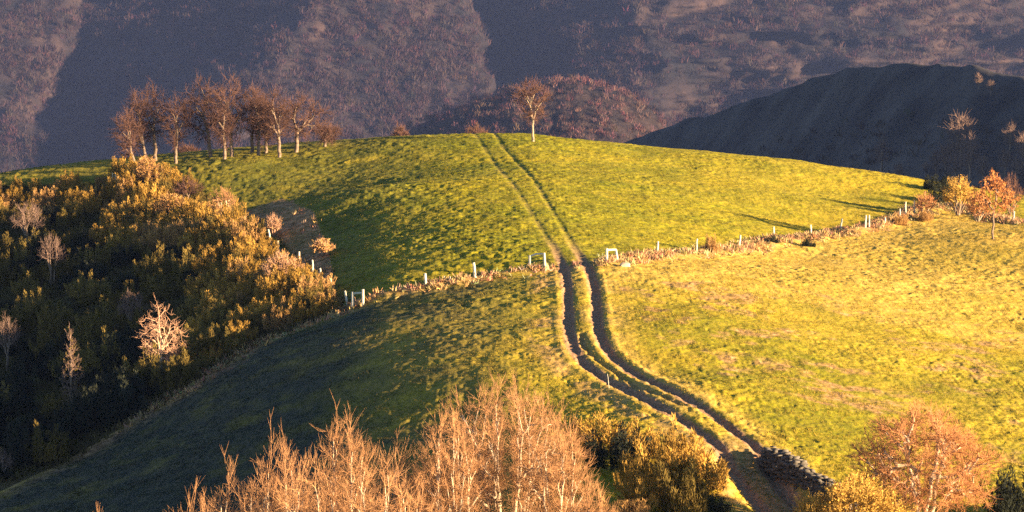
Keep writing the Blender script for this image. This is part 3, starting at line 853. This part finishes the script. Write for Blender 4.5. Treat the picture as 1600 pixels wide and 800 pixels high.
rng = np.random.default_rng(77)
zones = [ # polygon in photo, kinds with weights, label, group, size
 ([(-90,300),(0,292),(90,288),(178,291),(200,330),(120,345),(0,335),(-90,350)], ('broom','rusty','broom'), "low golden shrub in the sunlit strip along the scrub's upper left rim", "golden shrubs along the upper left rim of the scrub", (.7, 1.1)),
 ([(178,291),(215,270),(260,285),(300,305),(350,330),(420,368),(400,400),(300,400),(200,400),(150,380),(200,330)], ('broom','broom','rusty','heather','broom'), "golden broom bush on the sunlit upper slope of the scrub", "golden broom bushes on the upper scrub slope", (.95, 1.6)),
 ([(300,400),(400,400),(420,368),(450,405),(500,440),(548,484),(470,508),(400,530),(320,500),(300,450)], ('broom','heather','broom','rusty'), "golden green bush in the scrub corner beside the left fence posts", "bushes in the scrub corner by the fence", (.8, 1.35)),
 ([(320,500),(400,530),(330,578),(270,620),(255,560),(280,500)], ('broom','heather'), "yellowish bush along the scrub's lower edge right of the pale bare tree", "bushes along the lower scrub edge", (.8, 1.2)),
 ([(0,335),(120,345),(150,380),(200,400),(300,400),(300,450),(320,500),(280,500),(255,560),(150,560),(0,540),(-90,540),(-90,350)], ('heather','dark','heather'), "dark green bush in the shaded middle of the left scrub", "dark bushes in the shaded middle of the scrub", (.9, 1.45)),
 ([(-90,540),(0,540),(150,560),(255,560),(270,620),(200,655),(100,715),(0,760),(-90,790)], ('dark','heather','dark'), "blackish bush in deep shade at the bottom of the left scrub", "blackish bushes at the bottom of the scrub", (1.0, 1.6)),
]
counts = [50, 120, 80, 34, 100, 60]
placed = []
# candidate ground points drawn evenly over the slope
cand_y = rng.uniform(150, 297, 14000); cand_x = rng.uniform(-58, -8, 14000)
cz = terr(cand_x, cand_y); cpx_, cpy_ = to_px(cand_x, cand_y, cz)
order = np.argsort(cand_y)
for (poly, kinds, lab, grp, (s0, s1)), cnt in zip(zones, counts):
    ok = np.where(inpoly(cpx_, cpy_, poly))[0]; rng.shuffle(ok); c_ = 0
    for i in ok:
        x, y = cand_x[i], cand_y[i]
        s = rng.uniform(s0, s1)
        if any((x - a) ** 2 + (y - b_) ** 2 < (.47 * (s + s2)) ** 2 for a, b_, s2 in placed): continue
        if float(polydist(np.array([x]), np.array([y]), side)[0]) < .55 + .35 * s: continue
        placed.append((x, y, s))
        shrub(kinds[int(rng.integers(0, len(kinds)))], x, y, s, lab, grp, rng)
        c_ += 1
        if c_ >= cnt: break

# undergrowth below the bushes: one mass
n0 = 9000
k = rng.permutation(np.where(inpoly(cpx_, cpy_, SCRUB))[0])
ux = np.repeat(cand_x[k], 6) + rng.normal(size=len(k) * 6) * .5; uy = np.repeat(cand_y[k], 6) + rng.normal(size=len(k) * 6) * .5
n0 = len(ux)
P = np.stack([ux, uy, terr(ux, uy) - .03], 1); kb = 3
P = np.repeat(P, kb, 0) + rng.normal(size=(n0 * kb, 3)) * np.array([.15, .15, .03])
D = rng.normal(size=(n0 * kb, 3)) * .5 + np.array([0, 0, 1.0])
me = sliver_mesh("undergrowth", P, D, rng.uniform(.2, .6, n0 * kb), rng.uniform(.06, .12, n0 * kb), 78)
cc = np.array([.075, .06, .022]) * rng.uniform(.5, 1.6, (n0, 1))
add_attr(me, "tint", np.repeat(np.c_[cc, np.ones(n0)], kb * 5, 0))
tag(obj("undergrowth", me, attr_mat("undergrowth", "tint", .15, .2)), "low tangled undergrowth between the scrub bushes", "undergrowth", kind="stuff")

# centre bushes by the lane, corner bushes, hedge bushes
single = [ # kind, px, base py or None, dist, size, hs, label
 ('broom', 935, 706, 0, 1.5, .75, "golden topped broom bush with a dark shaded base left of the lane"),
 ('dark', 965, 735, 0, 1.5, .9, "blackish shaded bush under the golden topped broom"),
 ('broom', 1000, 715, 0, 1.35, .9, "golden bush in the gap between the broom with a dark base and the big broom"),
 ('broom', 1090, 770, 0, 1.4, 1.0, "golden brown bush at the shaded edge of the lane"),
 ('broom', 1030, 762, 0, 1.6, .85, "big golden brown broom bush beside the lane's left verge"),
 ('broom', 1068, 746, 0, 1.5, .95, "tallest golden broom bush nearest the lane's left verge"),
 ('broom', 1010, 800, 0, 1.5, 1.0, "brown gold bush at the bottom below the big broom"),
 ('heather', 1065, 808, 0, 1.4, 1.1, "olive bush at the bottom left of the shaded lane"),
 ('rusty', 975, 820, 0, 1.2, .9, "rusty low bush at the bottom right of the bare foreground trees"),
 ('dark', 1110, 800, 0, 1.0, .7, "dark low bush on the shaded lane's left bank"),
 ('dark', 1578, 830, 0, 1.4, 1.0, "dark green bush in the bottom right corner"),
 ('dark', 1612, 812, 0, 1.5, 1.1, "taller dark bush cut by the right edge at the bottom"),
 ('dark', 1472, 318, 0, 1.3, .9, "rounded dark green broom at the right fence corner"),
 ('dark', 1463, 298, 0, 1.1, .9, "dark green broom on the skyline behind the right fence corner"),
 ('dark', 1480, 300, 0, 1.1, 1.1, "upright dark broom beside the tall yellow brown hedge bush"),
 ('dark', 1207, 382, 0, .55, 1.0, "small dark tussock at the foot of the right fence"),
 ('dark', 1263, 386, 0, .65, 1.0, "small dark bush in front of the right fence bank"),
 ('dark', 1424, 345, 0, .4, 1.0, "tiny dark tussock below the last right fence posts"),
 ('rusty', 1405, 352, 0, .8, .9, "pinkish bracken clump at the last right fence posts"),
 ('rusty', 1445, 345, 0, .9, .8, "pinkish bracken clump below the hedge corner"),
 ('rusty', 1112, 398, 0, .6, 1.6, "thin dry upright weed by the right fence"),
 ('rusty', 575, 475, 0, .45, 1.0, "dry bracken clump right of the small timber frame"),
]
for kind, a, bp_, d, s, hs, lab in single:
    x, y = hit(a, bp_) if bp_ else ground_pt(a, d)
    shrub(kind, x, y, s, lab, None, rng, hs=hs)
# yellow bush at the bottom right
for a, bp_, w, tp, lab, sd in [(1345, 850, 150, 740, "wide yellow twiggy bush at the bottom beside the stone wall", 380), (1275, 850, 70, 768, "low brown twiggy bush at the bottom end of the stone wall", 381)]:
    bare_tree("leafy_shrub", a, 125.5, tp, w, lab, sd, M['trunk_pale'], M['twig_gold'], n=700, fork_f=.12, r_tip=.008, r_max=.04, crown_f=.98, brush_len=.28, stems=8, cat="shrub", leaves=(6500 if sd == 380 else 900, .10, M['broom']))

# bare trees low on the shaded ridge at the right
def ridge_pt(px, py):                    # nearest point of the ridge sheet to a photo point
    A, B = to_px(Vdark[..., 0], Vdark[..., 1], Vdark[..., 2])
    i = np.argmin((A - px) ** 2 + (B - py) ** 2)
    return Vdark.reshape(-1, 3)[i]
rt = [(1502,262,168),(1480,270,215),(1463,275,232),(1515,280,205),(1535,285,238),(1493,285,230),(1448,280,248),(1580,235,190),(1596,260,205),(1570,280,228),(1590,290,240),(1405,285,250),(1380,270,215),(1530,140,112),(1550,150,122)]
proto = None
for i, (a, b_, tp) in enumerate(rt):
    p = ridge_pt(a, b_); _, v = px_uv(a, tp); H = float(v * p[1] - p[2])
    if i < 5:
        rng_ = np.random.default_rng(400 + i)
        tips = crown_tips(rng_, 150, 5.6, 2.4, 4.0, .3, -.9)
        limb, twig = grow_tree(rng_, 10, tips, (0, 0, 2.2), .035, r_max=.25, brush=3, brush_len=1.3)
        root = empty("bare_tree", tuple(p))
        V, Fq = tubes(limb, 4); obj("trunk", make_mesh("trunk", V, Fq), M['trunk_grey'], root)
        V, Fq = tubes(twig, 3); obj("crown", make_mesh("crown", V, Fq), M['twig_dim'], root)
        if i == 0: protos_r = []
        protos_r.append(root)
    else:
        src = protos_r[i % 5]
        root = src.copy(); col.objects.link(root); root.location = tuple(p)
        for ch in src.children:
            cch = ch.copy(); col.objects.link(cch); cch.parent = root
        root.rotation_euler = (0, 0, i * 1.3)
    root.scale = (H / 10.0 * 1.1,) * 2 + (H / 10.0,)
    tag(root, "tallest pale bare tree on the shaded ridge's lower right" if i == 0 else "hazy bare tree on the shaded ridge behind the right hedge", "tree", "hazy bare trees on the shaded ridge")

# ------------------------------------------------------------------ fence posts, timber frames, stone, wall
def post_mesh(h, r, rng, sides=8):
    V, Fs = [], []
    zs = [-.3, h * .35, h * .7, h - .02, h]
    for k, z in enumerate(zs):
        rr = r * (1.0, .97, .94, .9, .7)[k]
        dx_, dy_ = rng.normal() * .008, rng.normal() * .008
        for s in range(sides):
            t = 2 * math.pi * s / sides
            q_ = rr * (1 + .08 * rng.normal())
            V.append((dx_ + q_ * math.cos(t), dy_ + q_ * math.sin(t), z))
    for k in range(len(zs) - 1):
        for s in range(sides):
            Fs.append((k * sides + s, k * sides + (s + 1) % sides, (k + 1) * sides + (s + 1) % sides, (k + 1) * sides + s))
    top = (len(zs) - 1) * sides
    for s in range(1, sides - 1, 2):
        Fs.append((top, top + s, top + s + 1, top + (s + 2) % sides if s + 2 < sides else top + s + 1))
    V = np.array(V)
    me = bpy.data.meshes.new("post")
    me.from_pydata([tuple(v) for v in V], [], [tuple(dict.fromkeys(f)) for f in Fs]); me.update()
    return me
rng = np.random.default_rng(99)
FP = "weathered wooden fence posts"
posts = [ # base px, base py, top px, top py, label
 (665,452,664,427,"thin straight fence post left of the thick leaning one below the upper field"),
 (742,441,740,410,"thick pale fence post left of the track's timber frame"),
 (696,444,694,431,"tiny slim stake between the thin and the thick fence post"),
 (703,446,703,437,"short stub post beside the tiny slim stake"),
 (1027,402,1028,377,"first fence post right of the timber frame with the sloping leg"),
 (1088,399,1089,373,"second fence post right of the track, above pale bracken"),
 (1155,392,1157,367,"third fence post right of the track, straight and bright"),
 (1209,376,1209,354,"fourth fence post right of the track, above a dark tussock"),
 (1267,374,1267,351,"fifth fence post right of the track, behind a small dark bush"),
 (1313,364,1316,341,"fence post leaning right, between the fifth post and the twin posts"),
 (1352,361,1353,336,"left one of the close twin fence posts"),
 (1358,360,1358,336,"right one of the close twin fence posts"),
 (1383,355,1383,340,"short fence post half sunk in pale grass right of the twin posts"),
 (1406,344,1406,326,"shortest of the three posts at the right fence end"),
 (1415,341,1415,315,"middle one of the three posts at the right fence end"),
 (1429,336,1429,313,"tallest post at the right fence end by the orange bush"),
 (1583,350,1585,330,"leaning post right of the copper leaved tree"),
 (543,478,539,454,"tilted post just left of the small timber frame"),
 (520,455,516,434,"tilted post among bushes, second from the small timber frame"),
 (501,432,500,419,"short post top showing above the golden bushes by the left fence"),
 (489,432,488,406,"thin dark based post in the left fence corner"),
 (468,416,467,393,"pale upright post above the tan bush of the left fence"),
 (437,392,434,376,"short leaning post in the upper left fence"),
 (424,384,419,358,"long leaning post in the upper left fence beside slim tan bush"),
 (330,334,330,320,"small post half hidden below the pale stemmed small tree"),
 (367,349,365,334,"small leaning post right of the pale stemmed small tree"),
]
def place_post(name, bx_, by_, tx, ty, label, group, r=.07):
    x, y = hit(bx_, by_)
    z = float(ground(np.array([x]), np.array([y]), 1.0)[0])
    u, v = px_uv(tx, ty)
    h = max(.35, float(v * y - z)); lx = float(u * y - x)
    me = post_mesh(h, r, rng); o = obj(name, me, M['post'])
    o.location = (x, y, z); o.rotation_euler = (rng.normal() * .03, math.atan2(lx, h), 0)
    tag(o, label, "fence post", group)
    return o
for a, b_, c_, d, lab in posts:
    tiny = 'tiny' in lab or 'stub' in lab
    place_post("fence_post", a, b_, c_, d, lab, FP, .045 if tiny else (.10 if 'thick' in lab else .075))

def bar_mesh(p, q, r):
    V, Fq = tubes(np.array([(*p, *q, r, r * .95)]), 6)
    me = make_mesh("rail", V, Fq, True); return me
def frame(legs, rails, label, r=.095):
    x0, y0 = hit(*legs[0][0])
    z0 = float(ground(np.array([x0]), np.array([y0]), 1.0)[0])
    root = empty("timber_frame", (x0, y0, z0)); tag(root, label, "fence frame", "timber frames in the fence")
    ends = []
    for (bp_, tp) in legs:
        x, y = hit(*bp_); y = .5 * (y + y0) if abs(y - y0) > 1.5 else y
        u0, _ = px_uv(*bp_); x = float(u0 * y)
        z = float(ground(np.array([x]), np.array([y]), 1.0)[0])
        u, v = px_uv(*tp); top = np.array([float(u * y), y, float(v * y)])
        bot = np.array([x, y, z - .3])
        V, Fq = tubes(np.array([(*(bot - (x0, y0, z0)), *(top - (x0, y0, z0)), r * 1.05, r * .92)]), 8)
        n = len(V); V = np.vstack([V, [(top - np.array((x0, y0, z0)))]])
        me = bpy.data.meshes.new("leg")
        fs = [tuple(f) for f in Fq] + [(8 + k, 8 + (k + 1) % 8, n) for k in range(8)]
        me.from_pydata([tuple(a) for a in V], [], fs); me.update()
        obj("leg", me, M['post'], root); ends.append(y)
    for (pa, pb, ia, ib, rr) in rails:
        ya, yb = ends[ia] - .0, ends[ib] - .0
        ua, va = px_uv(*pa); ub, vb = px_uv(*pb)
        a_ = np.array([ua * ya, ya, va * ya]) - (x0, y0, z0); b2 = np.array([ub * yb, yb, vb * yb]) - (x0, y0, z0)
        obj("rail", bar_mesh(a_, b2, rr), M['post'], root)
    return root
frame([((551,484),(551,456)),((567,480),(567,452))], [((552,458.5),(566,457.5),0,1,.075)], "small timber frame of two posts and a crossbar at the scrub corner")
frame([((828,425),(828,399)),((852,423),(850,395))], [((828,400.5),(838,396.8),0,0,.08),((838,397),(851,396.5),0,1,.08)], "timber frame with curved top rail left of the track")
frame([((948,414),(948,388)),((966,411),(962,390))], [((948,390.5),(962,390),0,1,.08)], "timber frame with a sloping right leg right of the track")
# braced post pair on the skyline slope at the left
frame([((176,293),(176,270)),((181,293),(180,270))], [((163,293),(175,277),0,0,.045)], "pair of posts with a diagonal brace above the left scrub", .05)
# stick beside the ruts
x, y = hit(953, 608)
place_post("stick", 952, 608, 949, 584, "thin bare stick standing in the left rut", None, .014)["category"] = "stick"

# pale rock by the right frame
def rock_mesh(seed, sx, sy, sz):
    import bmesh
    bm = bmesh.new(); bmesh.ops.create_icosphere(bm, subdivisions=2, radius=1)
    rg = np.random.default_rng(seed); ph = rg.uniform(0, 6, 6)
    for v in bm.verts:
        c0 = v.co
        k_ = 1 + .18 * math.sin(c0.x * 3 + ph[0]) * math.sin(c0.y * 4 + ph[1]) + .12 * math.sin(c0.z * 5 + ph[2]) + .05 * rg.normal()
        v.co = Vector((c0.x * sx * k_, c0.y * sy * k_, c0.z * sz * k_))
    me = bpy.data.meshes.new("rock"); bm.to_mesh(me); bm.free(); return me
x, y = hit(976, 417)
o = obj("rock", rock_mesh(3, .42, .35, .2), M['rock']); o.location = (x, y, float(ground(np.array([x]), np.array([y]))[0]) + .08)
tag(o, "pale flat rock at the foot of the right timber frame", "rock")

# dry stone wall beside the sunken lane
def wall_mesh(line, h, th, seed):
    rg = np.random.default_rng(seed)
    import bmesh
    tmp = bmesh.new(); bmesh.ops.create_icosphere(tmp, subdivisions=1, radius=1)
    base = np.array([v.co[:] for v in tmp.verts]); fs = np.array([[v.index for v in f.verts] for f in tmp.faces]); tmp.free()
    p = np.array(line); seg = np.hypot(*(p[1:] - p[:-1]).T); cum = np.r_[0, np.cumsum(seg)]
    V, Fs = [], []; nb = 0
    t = 0.0
    while t < cum[-1]:
        x = np.interp(t, cum, p[:, 0]); y = np.interp(t, cum, p[:, 1]); z0 = float(terr(x, y))
        i = min(np.searchsorted(cum, t, 'right') - 1, len(p) - 2); d = (p[i + 1] - p[i]) / seg[i]; nrm = np.array([-d[1], d[0]])
        z = -.75 - rg.uniform(0, .12)
        hh = h * (.75 + .35 * rg.uniform()) * (.7 + .3 * min(1, t / 1.5))
        while z < hh:
            sz = rg.uniform(.05, .17)
            for side_ in (-1, 1):
                B = np.clip(base * (1.2 + .25 * rg.uniform(size=(len(base), 3))), -.85, .85)
                B = B * np.array([rg.uniform(.10, .36), rg.uniform(.14, .28), sz * rg.uniform(.45, .72)]) * (1 + .12 * rg.normal(size=(len(base), 1)))
                ang = rg.normal() * .4
                off = rg.normal() * .08
                X = B[:, 0] * math.cos(ang) - B[:, 1] * math.sin(ang); Y = B[:, 0] * math.sin(ang) + B[:, 1] * math.cos(ang)
                cx = x + nrm[0] * (side_ * th * .35 * (1 - .3 * z / h) + off) + d[0] * rg.normal() * .1; cy = y + nrm[1] * (side_ * th * .35 * (1 - .3 * z / h) + off) + d[1] * rg.normal() * .1
                V.append(np.stack([cx + X * d[0] + Y * nrm[0], cy + X * d[1] + Y * nrm[1], z0 + z + B[:, 2] + sz * .5], 1)); Fs.append(fs + nb); nb += len(base)
            z += sz
        t += rg.uniform(.25, .42)
    return make_mesh("dry_stone_wall", np.vstack(V), np.vstack(Fs))
o = obj("dry_stone_wall", wall_mesh(wallL, .55, .7, 8), M['stone'])
tag(o, "dark dry stone wall along the right bank of the sunken lane", "stone wall")

# ------------------------------------------------------------------ haze
zb = float(min(-166 - 14, ZZ.min(), Vmid[..., 2].min(), Vdark[..., 2].min(), (gv * DY).min())) - 2
zt = float((gv * DY).max()) + 5
x1 = 1650.0; y0, y1 = -30.0, float(DY.max()) + 30
vs = [(sx * x1, yy_, zz_) for zz_ in (zb, zt) for yy_ in (y0, y1) for sx in (-1, 1)]
fs = [f[::-1] for f in ((0, 1, 3, 2), (4, 6, 7, 5), (0, 4, 5, 1), (2, 3, 7, 6), (0, 2, 6, 4), (1, 5, 7, 3))]
me = bpy.data.meshes.new("haze"); me.from_pydata(vs, [], fs); me.update()
mh = bpy.data.materials.new("haze_air"); mh.use_nodes = True
nt = mh.node_tree; nt.nodes.remove(nt.nodes["Principled BSDF"])
pv = nt.nodes.new("ShaderNodeVolumePrincipled")
pv.inputs["Color"].default_value = (.185, .270, .60, 1)
pv.inputs["Density"].default_value = 0.000046
pv.inputs["Anisotropy"].default_value = 0.0
nt.links.new(pv.outputs[0], nt.nodes["Material Output"].inputs["Volume"])
tag(obj("haze", me, mh), "thin blue haze filling the valley air", "haze", kind="stuff")
